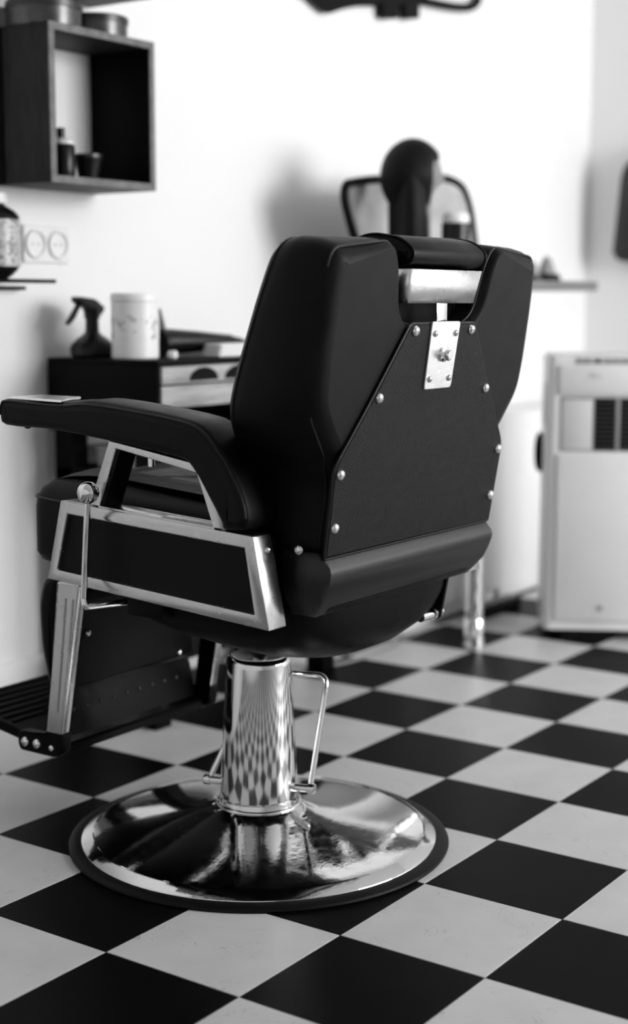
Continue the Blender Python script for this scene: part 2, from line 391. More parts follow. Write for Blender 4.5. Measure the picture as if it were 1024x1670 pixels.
# --- side frames, arm frames, arm pads (left = -1 is the one nearest the camera)
outer = [(.165, .660), (.200, .522), (-.276, .491), (-.246, .636)]
inner = [(.150, .638), (.177, .540), (-.247, .5135), (-.228, .616)]
aout = [(.053, .768), (-.150, .738), (-.188, .640), (.100, .657)]
ain = [(.038, .755), (-.132, .727), (-.166, .640), (.077, .657)]
padY = [(.286, .782), (.185, .780), (.059, .769), (-.094, .751), (-.129, .736), (-.163, .690), (-.190, .650), (-.200, .643), (-.228, .645), (-.240, .655), (-.236, .688), (-.215, .730), (-.190, .765), (-.150, .800), (-.10, .812), (-.02, .821), (.05, .827), (.10, .829), (.140, .825), (.20, .825), (.280, .828), (.296, .820), (.300, .800)]
padYs = [Vector(p) for p in smoothpath([(p[0], p[1], 0) for p in padY], 3, True)]
padYs = [Vector((p[0], p[1])) for p in padYs]
for s in (-1, 1):
    X = lambda v: s*v
    shrt = (lambda y: y) if s < 0 else (lambda y: y if y < .05 else .05+(y-.05)*.55)
    fr = ringprism('side_frame', outer, inner, X(.335), X(.289), brushed, ch)
    sgn = lambda a, b: (min(a, b), max(a, b))
    lo, hi = sgn(X(.327), X(.297))
    prism('side_panel', [(.153, .642), (.180, .537), (-.250, .510), (-.231, .619)], 'X', lo, hi, leather, fr, bev=.001)
    screw('frame_screw', (X(.303), -.2505, .612), (0, -1, .18), .0055, chrome, fr)
    af = ringprism('arm_frame', aout, ain, X(.333), X(.291), brushed, ch, bev=.002)
    lo, hi = sgn(X(.330), X(.286))
    prism('strut_liner', [(.0375, .7545), (.0765, .6575), (.0690, .6575), (.0315, .7535)], 'X', lo, hi, leather, af, bev=.001)
    pd = slab('arm_pad', padYs, [(.014, .345), (.006, .3435), (.001, .339), (0, .333), (0, .262), (.003, .254), (.010, .247), (.020, .244)], lambda a, b, t: (X(t), shrt(a), b+(.006*math.sin(math.pi*min(1, max(0, (.345-t)/.10))) if b > .79 and a < .16 else 0)), leather, ch, angle=60)
    seam = [(p[0], p[1]) for p in offset2d(padYs if area2(padYs) > 0 else list(reversed(padYs)), .0035)]
    sm = [p for p in seam if p[1] > .785 or (p[0] < -.195)]
    sm = [p for p in sm if not (p[0] > .2 and p[1] < .80) and p[1] > .66]
    sm.sort(key=lambda p: -p[0]+ (0 if p[1] > .80 else (.8-p[1])*2))
    tube('seam_piping', [(X(.3425), shrt(p[0]), p[1]) for p in sm], .0022, piping_m, pd, seg=8)
    if s < 0: prism('arm_end_plate', round2d([(X(.340), .150), (X(.252), .190), (X(.252), .290), (X(.336), .283)], .006, 3), 'Z', .826, .8305, mat('polished_lid_plate', .9, .12, 1.0, rvar=.03), pd, bev=.0012)
    lathe('mount_bolt', [(0, .728), (.006, .728), (.006, .745), (0, .745)], chrome, pd, at=(X(.312), -.02, 0), seg=12)
    screw('under_stop', (X(.31), shrt(.264), .7795), (0, 0, -1), .006, rubber, pd)
# --- reclining lever with ball knob on the near side
kn = Vector((-.362, .074, .683))
rl = tube('recline_lever', filletpath([kn, (-.362, .089, .503), (-.362, .085, .490), (-.235, .055, .487)], .018, 8), .0058, chrome, ch, seg=14)
lathe('ball_knob', [(0, -.0185), (.006, -.018), (.0095, -.0158), (.0135, -.0127), (.0168, -.0077), (.0185, 0), (.0168, .0077), (.0127, .0135), (.0068, .0172), (0, .0185)], chrome, rl, at=kn, seg=40, angle=80)
# --- backrest
half = [(.262, .585), (.262, .722), (.300, .768), (.343, .822), (.350, .885), (.347, 1.00), (.336, 1.092), (.158, 1.094), (.134, 1.05), (.118, .972), (.050, .961)]
hr = [.03, .03, .03, .04, .03, .03, .085, .06, .03, .05, .04]
full = half+[(-x, z) for x, z in reversed(half)]
outl = round2d(full, hr+list(reversed(hr)), 6)
yrear = lambda z: -.332-.15*(z-.648)
yfront = lambda z: yrear(z)+min(.20, .118+.19*max(0, 1.085-z))
def bk(x, z, t):
    k, d = t
    return (x, yfront(z)-d, z) if k == 'f' else (x, yrear(z)+d, z)
notch = lambda x, z: .45 if abs(x) < .19 and z > .94 else (.6 if abs(x) < .28 and z < .76 else 1.0)
back = slab('backrest', outl, [(.050, ('f', -.012)), (.030, ('f', -.008)), (.012, ('f', .004)), (.003, ('f', .018)), (0, ('f', .035)), (0, ('r', .075)), (.003, ('r', .052)), (.009, ('r', .032)), (.017, ('r', .017)), (.027, ('r', .007)), (.036, ('r', .002)), (.044, ('r', 0))], bk, leather, ch, angle=80, wt=notch)
O = [Vector(p) for p in outl]
if area2(O) < 0: O.reverse()
# raised seams along the top of each wing, round the notch and down the lower flanks
for sgn_ in (-1, 1):
    sr = [p for p in offset2d(O, .017, notch) if p[0]*sgn_ > .005 and ((p[1] > 1.045) or (abs(p[0]) < .19 and p[1] > .94))]
    sr.sort(key=lambda p: (-abs(p[0]) if p[1] > 1.045 else 10-p[1]))
    tube('rear_seam', [bk(p[0], p[1], ('r', .0160)) for p in sr], .0020, piping_m, back, seg=8)
    lo_ = [p for p in offset2d(O, .017, notch) if p[0]*sgn_ > 0 and .60 < p[1] < .83]
    lo_.sort(key=lambda p: p[1])
    tube('flank_seam', [bk(p[0], p[1], ('r', .0160)) for p in lo_], .0018, piping_m, back, seg=8)
sf = [p for p in offset2d(O, .004) if p[1] > .66]
k0 = max(range(len(sf)), key=lambda i: (sf[i]-sf[i-1]).length); sf = sf[k0:]+sf[:k0]
tube('front_seam', [bk(p[0], p[1], ('f', .016)) for p in sf], .0024, piping_m, back, seg=8)
# rear panel
pan = round2d([(.102, .9595), (.188, .842), (.268, .742), (.262, .598), (-.262, .598), (-.268, .742), (-.188, .842), (-.102, .9595)], [.008, .05, .02, .004, .004, .02, .05, .008], 5)
rp = slab('rear_panel', pan, [(.001, .001), (0, -.003), (.0012, -.0055), (.003, -.0068)], lambda x, z, t: (x, yrear(z)+t, z), vinyl, back, angle=50)
tube('panel_piping', [(p[0], yrear(p[1])-.003, p[1]) for p in pan], .0028, piping_m, rp, seg=8, closed=True)
for x, z in ((.090, .948), (.1713, .845), (.2525, .731), (.2495, .6465)):
    for s in (-1, 1): screw('panel_screw', (s*x, yrear(z)-.0068, z), (0, -1, -.15), .0088, chrome, rp)
# lower back cover
lb = bmesh.new()
prof = [(-.316, .608), (-.327, .596), (-.3375, .583), (-.3400, .575), (-.3385, .566), (-.334, .553), (-.322, .530), (-.306, .508), (-.298, .500)]
xs = [(-.2745, -.255), (-.2735, -.302), (-.2700, -.322), (-.2600, 0), (.2600, 0), (.2700, -.322), (.2735, -.302), (.2745, -.255)]
rows = []
for i, (x, yc) in enumerate(xs):
    row = []
    for (y, z) in prof:
        wq = 1-.11*max(0, (.56-z)/.06)**1.5 if z < .56 else 1-.02*max(0, (z-.575)/.03)
        yy = y if yc == 0 else max(y, yc)
        row.append(lb.verts.new((x*wq, yy, z)))
    rows.append(row)
for a, b in zip(rows, rows[1:]):
    for i in range(len(prof)-1): lb.faces.new((a[i], a[i+1], b[i+1], b[i]))
cov = finish('lower_back_cover', lb, strip_m, back, angle=38)
md = cov.modifiers.new('thickness', 'SOLIDIFY'); md.thickness = .006; md.offset = -1
screw('cover_screw', (-.2705, -.286, .6105), (-1, -.05, 0), .0088, chrome, cov)
screw('cover_screw', (.2705, -.286, .6105), (1, -.05, 0), .0088, chrome, cov)
# filler body between cover and seat
box('lumbar_core', (-.238, -.312, .500), (.238, -.225, .60), leather, back, bev=.02, seg=3)
# headrest
hp = round2d([(-.392, 1.052), (-.398, 1.074), (-.372, 1.094), (-.315, 1.103), (-.275, 1.090), (-.262, 1.04), (-.262, .952), (-.330, .952), (-.342, 1.045)], [.012, .012, .03, .03, .03, .02, .01, .01, .012], 5)
hd = slab('headrest', hp, [(.022, -.121), (.009, -.120), (.002, -.116), (0, -.110), (0, .110), (.002, .116), (.009, .120), (.022, .121)], lambda a, b, t: (t, a, b), leather, ch, angle=60)
for s in (-1, 1):
    tube('end_piping', [(s*.1155, p[0], p[1]) for p in hp], .0018, piping_m, hd, seg=8, closed=True)
def plate_pt(u, v, d): # u -1..1, v 0 bottom..1 top
    w_ = .104+(.1125-.104)*v
    return (u*w_, -.3725-.011*v+d, .992+.053*v)
bm = bmesh.new(); cols = [(-1.06, .030), (-1.03, .004), (-.985, 0), (.96, 0), (1.03, .004), (1.10, .030)]
g = [[bm.verts.new(plate_pt(u, v, d-.008)) for v in (0, 1)] for u, d in cols]
for a, b in zip(g, g[1:]): bm.faces.new((a[0], a[1], b[1], b[0]))
hb = finish('headrest_bracket', bm, platem, hd, angle=20)
md = hb.modifiers.new('thickness', 'SOLIDIFY'); md.thickness = .0025; md.offset = 0
box('headrest_stem', (-.0165, -.3800, .955), (.0165, -.3765, .996), chrome, hd, bev=.0008)
bm = bmesh.new(); pp = round2d([(.0455, .9625), (.0430, .852), (-.0430, .852), (-.0455, .9625)], .006, 4)
np_ = slab('mount_plate', pp, [(0, -.007), (0, -.0095), (.001, -.0105)], lambda x, z, t: (x, yrear(z)+t, z), platem, back); bm.free()
for x, z in ((.033, .943), (.031, .869)):
    for s in (-1, 1): screw('plate_screw', (s*x, yrear(z)-.0105, z), (0, -1, -.15), .0058, chrome_w, np_)
q = Vector((0, -1, -.15)).to_track_quat('Z', 'Y').to_matrix().to_4x4(); q.translation = Vector((.002, yrear(.909)-.0105, .909))
lathe('clamp_knob', [(0, 0), (.013, 0), (.013, .004), (.0095, .006), (.0095, .012), (.008, .0145), (0, .015)], chrome, np_, seg=24, xf=q)
# --- hinge bracket under the far rear corner
hbk = prism('hinge_bracket', round2d([(-.215, .50), (-.285, .505), (-.268, .418), (-.252, .412), (-.240, .420)], .008, 4), 'X', .196, .204, blackm, ch, bev=.001)
q = Matrix.Rotation(math.radians(-90), 4, 'Y'); q.translation = Vector((.206, -.254, .426))
lathe('hinge_pin', [(0, -.012), (.011, -.012), (.011, -.002), (.012, 0), (.012, .010), (.0095, .011), (.0095, .055), (0, .055)], chrome, hbk, seg=24, xf=q)
# --- footrest
legp = round2d([(.287, .490), (.231, .490), (.279, .225), (.288, .180), (.325, .195), (.305, .33)], [.004, .004, .03, .008, .008, .0], 4)
hook = round2d([(.279, .205), (.283, .166), (.306, .157), (.392, .157), (.398, .172), (.394, .196), (.335, .197), (.322, .205)], [.006, .02, .012, .018, .012, .014, .012, .006], 4)
for s in (-1, 1):
    lo, hi = sorted((s*.205, s*.226))
    lg = prism('footrest_leg', legp, 'X', lo, hi, brushed, ch, bev=.003)
    lo, hi = sorted((s*.2035, s*.2052))
    prism('inner_liner', [Vector((p[0]*.98+.005, p[1])) for p in legp], 'X', lo, hi, blackm, lg, bev=0)
    for off in (.040, .020):
        gp = [(s*.2262, .283-off*.9, .462), (s*.2262, .2985-off*.85, .33), (s*.2262, .3085-off*.75, .245)]
        tube('groove_rib', smoothpath(gp, 5), .0022, brushed, lg, seg=8)
    lo, hi = sorted((s*.203, s*.228))
    hk = prism('leg_shoe', hook, 'X', lo, hi, blackm, lg, bev=.003)
    for yy, zz, rr in ((.376, .176, .0095), (.345, .177, .0095), (.308, .175, .006)):
        screw('shoe_bolt', (s*.2285, yy, zz), (s, 0, 0), rr, chrome, hk)
lo = -.205
plateP = [(.300, .158), (.318, .150), (.62, .196), (.622, .206), (.600, .212), (.44, .190), (.40, .178), (.318, .168), (.305, .176), (.298, .172)]
fp = prism('foot_plate', plateP, 'X', -.200, .200, blackm, ch, bev=.002)
for i in range(7):
    y = .45+i*.024; z = .1925+(y-.45)*.135
    tube('tread_rib', [(-.190, y, z), (.190, y, z)], .0042, rubber, fp, seg=8)
lip = prism('stud_rail', [(.318, .182), (.328, .180), (.340, .245), (.346, .262), (.338, .262), (.332, .247)], 'X', -.200, .200, blackm, fp, bev=.0015)
for i in range(9): screw('stud', (-.150+i*.0375, .3275, .228), (0, -1, .15), .0036, steelg, lip)
prism('tread_back', [(.345, .246), (.36, .222), (.372, .222), (.352, .250)], 'X', -.19, .19, blackm, fp, bev=.001)
calf = slab('calf_pad', round2d([(.30, .50), (.345, .49), (.362, .44), (.358, .36), (.338, .275), (.318, .268), (.322, .36), (.318, .44)], .02, 5), [(.012, -.204), (.003, -.200), (0, -.192), (0, .192), (.003, .200), (.012, .204)], lambda a, b, t: (t, a, b), leather, ch, angle=60)
for x, y, z in ((-.117, .317, .371), (.148, .317, .282)):
    screw('pad_screw', (x, y, z), (0, -1, 0), .0065, chrome, calf)
box('leg_crossbar', (-.206, .235, .455), (.206, .262, .487), blackm, ch, bev=.004)
box('under_bar', (-.290, -.02, .468), (.290, .06, .500), blackm, ch, bev=.004)
box('under_strut', (.06, .10, .40), (.10, .12, .50), blackm, ch, bev=.003)

# ================================================================== CONSOLE AND WHAT STANDS ON IT
X0, X1, CY0, CY1, CZ = .415, 1.150, .597, .945, .860
con = thing('styling_console', 'black console table with grey drawers standing against the white wall behind the armrest', 'console', ((X0+X1)/2, (CY0+CY1)/2, 0))
box('top', (X0, CY0, CZ-.012), (X1, CY1, CZ), blackbox, con, bev=.002)
box('side_panel', (X0, CY0, .700), (X0+.015, CY1, CZ-.012), blackbox, con, bev=.001)
box('side_panel', (X1-.015, CY0, .700), (X1, CY1, CZ-.012), blackbox, con, bev=.001)
box('back_panel', (X0+.015, CY1-.012, .700), (X1-.015, CY1, CZ-.012), blackbox, con, bev=.001)
box('lower_board', (X0, CY0, .688), (X1, CY1, .700), blackbox, con, bev=.001)
for i, (xa, xb) in enumerate(((X0+.006, .770), (.776, X1-.006))):
    up = box('drawer', (xa, CY0-.008, .806), (xb, CY0+.20, CZ-.014), drawer_m, con, bev=.002)
    for k in (0, 1):
        cx = xa+.145+k*.13 if i == 0 else xa+.12+k*.13
        pts = [(cx+.052*math.cos(t), .812+.030*math.sin(t)) for t in [math.pi*j/12 for j in range(13)]]
        prism('finger_pull', pts, 'Y', CY0-.0105, CY0-.0085, blackbox, up, bev=.0004)
    box('drawer', (xa, CY0-.006, .752), (xb, CY0+.20, .802), drawer_m, con, bev=.002)
for x in (X0, X1-.055):
    for y in (CY0+.02, CY1-.075):
        box('leg', (x, y, 0), (x+.055, y+.055, .688), blackbox, con, bev=.002)
box('lower_shelf', (X0, CY0+.02, .575), (X1, CY1-.02, .600), blackbox, con, bev=.001)
box('plinth_shelf', (X0, CY0+.02, .150), (X1, CY1-.02, .170), blackbox, con, bev=.001)
# spray bottle
sb = thing('spray_bottle', 'dark round spray bottle with trigger head at the console edge', 'spray bottle', (.487, .865, CZ))
x, y = .487, .865
lathe('bottle_body', [(0, 0), (.046, 0), (.053, .007), (.054, .020), (.049, .033), (.036, .045), (.023, .053), (.0165, .061), (.0155, .094), (0, .094)], darkp, sb, at=(x, y, CZ), seg=40)
lathe('collar', [(0, .092), (.019, .092), (.019, .116), (.013, .120), (0, .120)], darkp, sb, at=(x, y, CZ), seg=24)
hdp = round2d([(a_+.049, b_) for a_, b_ in [(.466, .968), (.472, .978), (.440, .998), (.385, 1.004), (.379, .996), (.392, .984), (.418, .975), (.426, .955), (.452, .955)]], .006, 3)
spr = prism('spray_head', hdp, 'Y', y-.013, y+.013, darkp, sb, bev=.003)
prism('trigger', round2d([(a_+.049, b_) for a_, b_ in [(.404, .982), (.396, .980), (.376, .952), (.356, .936), (.352, .943), (.372, .966), (.388, .986)]], .003, 3), 'Y', y-.006, y+.006, darkp, spr, bev=.002)
box('nozzle', (.425, y-.007, .990), (.433, y+.007, 1.003), darkp, spr, bev=.002)
# white can with faint printed lines
def label_mat(name, base, ink, sx, sz, thr):
    m = bpy.data.materials.new(name); m.use_nodes = True; nt = m.node_tree; N = nt.nodes; L = nt.links; b = N['Principled BSDF']
    b.inputs['Roughness'].default_value = .35
    tc_ = N.new('ShaderNodeTexCoord'); mp = N.new('ShaderNodeMapping'); mp.inputs['Scale'].default_value = (sx, sx, sz)
    n = N.new('ShaderNodeTexNoise'); n.inputs['Scale'].default_value = 1.0; n.inputs['Detail'].default_value = 3
    L.new(tc_.outputs['Object'], mp.inputs[0]); L.new(mp.outputs[0], n.inputs['Vector'])
    r = N.new('ShaderNodeMapRange'); r.inputs[1].default_value = thr; r.inputs[2].default_value = thr+.08; r.inputs[3].default_value = base; r.inputs[4].default_value = ink
    L.new(n.outputs[0], r.inputs[0]); c_ = N.new('ShaderNodeCombineColor')
    for i in range(3): L.new(r.outputs[0], c_.inputs[i])
    L.new(c_.outputs[0], b.inputs['Base Color']); return m
can_l = label_mat('printed_can_label', .80, .42, 60, 75, .53)
bot_l = label_mat('printed_bottle_label', .50, .18, 110, 130, .52)
cn = thing('product_can', 'tall white canister with faint grey print beside the spray bottle', 'canister', (.494, .735, CZ))
lathe('can_body', [(0, 0), (.052, 0), (.055, .003), (.055, .130), (.052, .134), (0, .134)], whitep, cn, at=(.494, .735, CZ), seg=48)
lathe('can_label', [(.0553, .045), (.0556, .045), (.0556, .100), (.0553, .100)], can_l, cn, at=(.494, .735, CZ), seg=48)
lathe('can_lid', [(0, .133), (.0562, .133), (.0565, .137), (.0565, .147), (.054, .151), (0, .151)], whitep, cn, at=(.494, .735, CZ), seg=48)
# hair dryer lying on the console
dr = thing('hair_dryer', 'black hair dryer lying beside the white canister with its handle upright', 'hair dryer', (.62, .70, CZ))
tube('barrel', [(.580, .735, .894), (.61, .730, .896), (.68, .706, .896), (.76, .700, .894), (.80, .697, .892)], [.034, .032, .026, .020, .019], darkp, dr, seg=24)
tube('nozzle', [(.80, .697, .892), (.83, .695, .890), (.868, .692, .884)], [.017, .014, .009], darkp, dr, seg=16)
tube('handle', smoothpath([(.592, .738, .905), (.584, .742, .930), (.578, .745, .955), (.574, .747, .972)], 4), .017, darkp, dr, seg=16)
lathe('rear_grille', [(0, 0), (.026, 0), (.028, .004), (.026, .008), (0, .008)], chrome, dr, at=(0, 0, 0), seg=24, xf=Matrix.Translation((.590, .735, .892)) @ Matrix.Rotation(math.radians(-90), 4, 'Y'))
tw = thing('folded_towel', 'folded white towel lying on the console in front of the dryer', 'towel', (.76, .645, CZ))
for k in range(3):
    slab('towel_fold', round2d([(.655+.004*k, .612), (.86, .612), (.86, .672), (.655+.004*k, .672)], .012, 4), [(.006, CZ+.0005+k*.0105), (0, CZ+.004+k*.0105), (0, CZ+.007+k*.0105), (.006, CZ+.0105+k*.0105)], lambda a, b, t: (a, b, t), cloth_w, tw, angle=70)
lathe('product_bead', [(0, 0), (.009, 0), (.012, .004), (.012, .014), (.008, .018), (0, .018)], whitep, None, at=(.545, .665, CZ), seg=20)
bpy.data.objects['product_bead'].name = 'bottle_cap'
tag(bpy.data.objects['bottle_cap'], 'small white screw cap lying in front of the white canister', 'cap')
bx = thing('storage_box', 'pale grey box on the console\'s lower shelf, under the armrest', 'box', (.56, .80, .600))
box('box_body', (.484, .70, .600), (.66, .855, .646), whiteg, bx, bev=.003)
box('box_lid', (.480, .696, .640), (.664, .859, .652), whiteg, bx, bev=.003)

# ================================================================== WALL SHELVES
SX0, SX1, SY0, SZ0, SZ1, TH = .268, .612, .769, 1.252, 1.594, .016
sh = thing('cube_shelf', 'dark wooden open cube shelf hung on the white wall, pale front edges', 'shelf', ((SX0+SX1)/2, (SY0+YB)/2, SZ0))
box('side_board', (SX0, SY0+.003, SZ0), (SX0+TH, YB, SZ1), wood_d, sh, bev=.001)
box('side_board', (SX1-TH, SY0+.003, SZ0), (SX1, YB, SZ1), blackbox, sh, bev=.001)  # right board black instead of wood, so the interior is darker
box('top_board', (SX0+TH, SY0+.003, SZ1-TH), (SX1-TH, YB, SZ1), wood_d, sh, bev=.001)
box('bottom_board', (SX0+TH, SY0+.003, SZ0), (SX1-TH, YB, SZ0+TH), wood_d, sh, bev=.001)
bm = bmesh.new()
for (a, b, c, d) in ((SX0, SX0+TH, SZ0, SZ1), (SX1-TH, SX1, SZ0, SZ1), (SX0+TH, SX1-TH, SZ1-TH, SZ1), (SX0+TH, SX1-TH, SZ0, SZ0+TH)):
    r = bmesh.ops.create_cube(bm, size=1)
    for v in r['verts']: v.co = Vector((a+(v.co.x+.5)*(b-a), SY0+(v.co.y+.5)*.004-.001, c+(v.co.z+.5)*(d-c)))
finish('front_edging', bm, wood_e, sh, smooth=False)  # front edges in a paler tone than the boards
box('rear_dark_strip', (SX0-.004, .915, SZ0), (SX0, YB, SZ1), blackbox, sh, bev=0)  # thin black strip along the rear of the left side
# inside the cube
gb = thing('shelf_bottle', 'dark bottle with pale shoulder standing inside the cube shelf', 'bottle', (.398, .859, SZ0+TH))
lathe('bottle_body', [(0, 0), (.024, 0), (.026, .004), (.026, .074), (.022, .080), (0, .080)], darkp, gb, at=(.398, .859, SZ0+TH), seg=28)
lathe('shoulder', [(0, .080), (.025, .080), (.025, .086), (.014, .094), (0, .094)], whitep, gb, at=(.398, .859, SZ0+TH), seg=28)
lathe('cap', [(0, .094), (.010, .094), (.010, .116), (0, .116)], darkp, gb, at=(.390, .859, SZ0+TH), seg=20)
cup = thing('shelf_cup', 'small dark flared cup beside the bottle in the cube shelf', 'cup', (.468, .850, SZ0+TH))
lathe('cup_body', [(0, 0), (.022, 0), (.026, .02), (.032, .050), (.034, .056), (.031, .056), (.024, .02), (0, .01)], darkp, cup, at=(.468, .850, SZ0+TH), seg=28)
lathe('cup_rim', [(.030, .054), (.0345, .054), (.0345, .062), (.031, .062), (.030, .054)], lidm, cup, at=(.468, .850, SZ0+TH), seg=28)
# tins on top
def tin(x, y, r, h, lab):
    t = thing('pomade_tin', lab, 'tin', (x, y, SZ1), 'round tins on top of the cube shelf')
    lathe('tin_body', [(0, 0), (r*.97, 0), (r, .003), (r, h*.72), (0, h*.72)], steelg, t, at=(x, y, SZ1), seg=40)
    lathe('tin_lid', [(0, h*.70), (r*1.035, h*.70), (r*1.04, h*.73), (r*1.04, h*.95), (r*1.0, h), (0, h)], lidm, t, at=(x, y, SZ1), seg=40)
tin(.345, .858, .083, .058, 'larger round metal tin on top of the cube shelf, left of the other')
tin(.520, .866, .073, .052, 'smaller dark round tin on top of the cube shelf, right of the other')
# shelf above (only its underside is in view)
us = thing('upper_shelf', 'dark wooden shelf cut off by the top edge above the tins', 'shelf', (.45, .86, 1.68))
box('shelf_board', (.16, .74, 1.690), (.600, YB, 1.712), wood_d, us, bev=.002)
for x in (.22, .54): box('shelf_bracket', (x, .78, 1.712), (x+.02, YB, 1.80), blackm, us, bev=.002)
# thin glass rack with bottle
rk = thing('wire_rack', 'thin black wire rack fixed to the wall under the cube shelf', 'rack', (.20, .90, 1.03))
tube('front_rail', [(-.10, .847, 1.0375), (.349, .847, 1.0375)], .0045, blackm, rk, seg=8)
tube('rear_rail', [(-.10, .945, 1.0225), (.349, .945, 1.0225)], .0045, blackm, rk, seg=8)
for x in (-.06, .05, .16, .19): tube('cross_wire', [(x, .847, 1.036), (x, .945, 1.024)], .002, blackm, rk, seg=6)
bt = thing('lotion_bottle', 'large dark bottle with pale label and white cap at the left edge', 'bottle', (.216, .900, 1.0335))
lathe('bottle_body', [(0, 0), (.022, 0), (.026, .008), (.038, .016), (.052, .030), (.057, .05), (.058, .13), (.056, .146), (.046, .158), (.028, .168), (.022, .174), (0, .174)], darkp, bt, at=(.216, .900, 1.0335), seg=40)
lathe('bottle_label', [(.0580, .036), (.0584, .036), (.0592, .138), (.0585, .138)], bot_l, bt, at=(.216, .900, 1.0335), seg=40)
lathe('bottle_cap', [(0, .174), (.026, .174), (.027, .178), (.027, .194), (.024, .198), (0, .198)], whitep, bt, at=(.220, .900, 1.0335), seg=24)
# double socket
so = thing('wall_socket', 'white double power socket on the wall below the cube shelf', 'socket', (.431, YB, 1.08))
prism('cover_plate', round2d([(.356, 1.082), (.506, 1.082), (.506, 1.168), (.356, 1.168)], .006, 4), 'Y', YB-.009, YB-.0005, whitep, so, bev=.002)
for cx in (.392, .466):
    q = Matrix.Translation((cx, YB-.009, 1.125)) @ Matrix.Rotation(math.radians(90), 4, 'X')
    rs = lathe('socket_ring', [(0, .0006), (.0255, .0008), (.0275, .006), (.031, .007), (.034, .005), (.034, 0)], whitep, so, seg=36, xf=q)
    for dx in (-.0095, .0095):
        q2 = Matrix.Translation((cx+dx, YB-.0096, 1.125)) @ Matrix.Rotation(math.radians(90), 4, 'X')
        lathe('pin_hole', [(0, 0), (.0026, 0), (.0026, .0012), (0, .0012)], greyp, rs, seg=12, xf=q2)
# wall ornament at the top edge
orn = thing('wall_ornament', 'black cut-out wall ornament with two tabs and a looped end, cut by the top edge', 'wall ornament', (1.95, YB-.02, 1.82))
body = [(1.440, 1.86), (1.545, 1.822), (1.572, 1.820), (1.64, 1.843), (1.72, 1.864), (1.79, 1.876), (1.852, 1.884), (2.09, 1.922), (2.12, 1.932), (2.12, 1.99), (1.95, 2.02), (1.70, 1.98), (1.52, 1.93)]
prism('ornament_body', round2d(body, .012, 4), 'Y', YB-.030, YB-.016, blackm, orn, bev=.003)
for (a, za, b, zb) in ((1.858, 1.848, 1.940, 1.860), (1.985, 1.866, 2.070, 1.879)):
    prism('ornament_tab', round2d([(a, za), (b, zb), (b-.004, zb+.05), (a-.004, za+.05)], .010, 4), 'Y', YB-.034, YB-.012, blackm, orn, bev=.003)
tube('ornament_loop', smoothpath([(2.10, YB-.023, 1.940), (2.20, YB-.023, 1.945), (2.32, YB-.023, 1.954), (2.42, YB-.023, 1.970), (2.462, YB-.023, 2.000), (2.455, YB-.023, 2.04), (2.38, YB-.023, 2.06), (2.24, YB-.023, 2.04), (2.11, YB-.023, 1.985)], 6), .014, blackm, orn, seg=10)
for x, z in ((1.75, 1.92), (2.05, 1.96)): tube('wall_peg', [(x, YB-.018, z), (x, YB+.002, z)], .008, blackm, orn, seg=10)

# ================================================================== COUNTER AT THE RIGHT AND WHAT STANDS ON IT
ct = thing('wall_counter', 'pale high counter on a chrome leg behind the chair, reaching the wall', 'counter', (1.88, .68, 0))
CT = 1.055
box('counter_top', (1.45, .400, CT-.030), (2.307, YB, CT), mat('grey_counter_laminate', .16, .5, var=.08), ct, bev=.003)
cb_ = box('cabinet_body', (1.640, .700, .04), (2.25, YB, CT-.030), whitep, ct, bev=.003)
box('toe_kick', (1.66, .715, 0), (2.23, .93, .04), whitep, ct, bev=0)
for xa, xb in ((1.644, 1.942), (1.948, 2.246)): box('cabinet_door', (xa, .692, .05), (xb, .700, CT-.036), whitep, ct, bev=.002)
box('low_cabinet', (2.26, .705, 0), (3.38, YB-.016, .62), whitep, ct, bev=.003)
lg = lathe('leg', [(0, .012), (.0255, .012), (.0255, CT-.03), (0, CT-.03)], chrome, ct, at=(1.585, .427, 0), seg=32)
lathe('leg_foot', [(0, 0), (.030, 0), (.031, .003), (.031, .012), (.029, .014), (.029, .085), (.0255, .09), (0, .09)], chrome, lg, at=(1.585, .427, 0), seg=32)
# mannequin head
mh = thing('mannequin_head', 'black-haired mannequin head turned to the right on the counter', 'mannequin head', (1.46, .58, CT))
hx, hy = 1.470, .58
fd = Vector((.76, -.65, 0)); fs = Vector((.65, .76, 0))      # the way the face looks, and its side axis
def headmesh(kind):
    b_ = bmesh.new(); bmesh.ops.create_uvsphere(b_, u_segments=32, v_segments=24, radius=1)
    for v in b_.verts:
        f_, l_, z_ = v.co.x, v.co.y, v.co.z
        k = 1.0
        if kind == 'face':
            if f_ > 0:
                k += .24*math.exp(-((l_/.15)**2+((z_+.12)/.20)**2))+.10*math.exp(-((l_/.3)**2+((z_+.80)/.2)**2))+.05*math.exp(-((z_-.22)/.14)**2)
                k -= .07*(math.exp(-(((l_-.33)/.15)**2+((z_-.05)/.1)**2))+math.exp(-(((l_+.33)/.15)**2+((z_-.05)/.1)**2)))
                k += .05*math.exp(-((l_/.25)**2+((z_+.48)/.07)**2))
            r_ = (.078, .066, .094)
        else:
            g = max(0, min(1, (f_-.42)/.18)) * max(0, min(1, (.55-z_)/.2))   # hairline round the face
            k = 1-.24*g
            r_ = (.092, .080, .106)
        tp = 1-.22*max(0, -z_)
        p = fd*(r_[0]*f_*k*(tp if kind == 'face' else 1))+fs*(r_[1]*l_*tp*(k if kind != 'face' else 1))
        v.co = Vector((hx+p.x, hy+p.y, CT+(.284 if kind == 'face' else .277)+r_[2]*z_*(1 if kind == 'face' else k)))
    return b_
face = finish('face', headmesh('face'), skin_m, mh, angle=80)
finish('hair_cap', headmesh('hair'), hair_m, mh, angle=80)
lathe('neck', [(0, .004), (.062, .004), (.060, .020), (.045, .06), (.043, .16), (.047, .22), (0, .22)], skin_m, mh, at=(hx+.005, hy-.005, CT), seg=28)
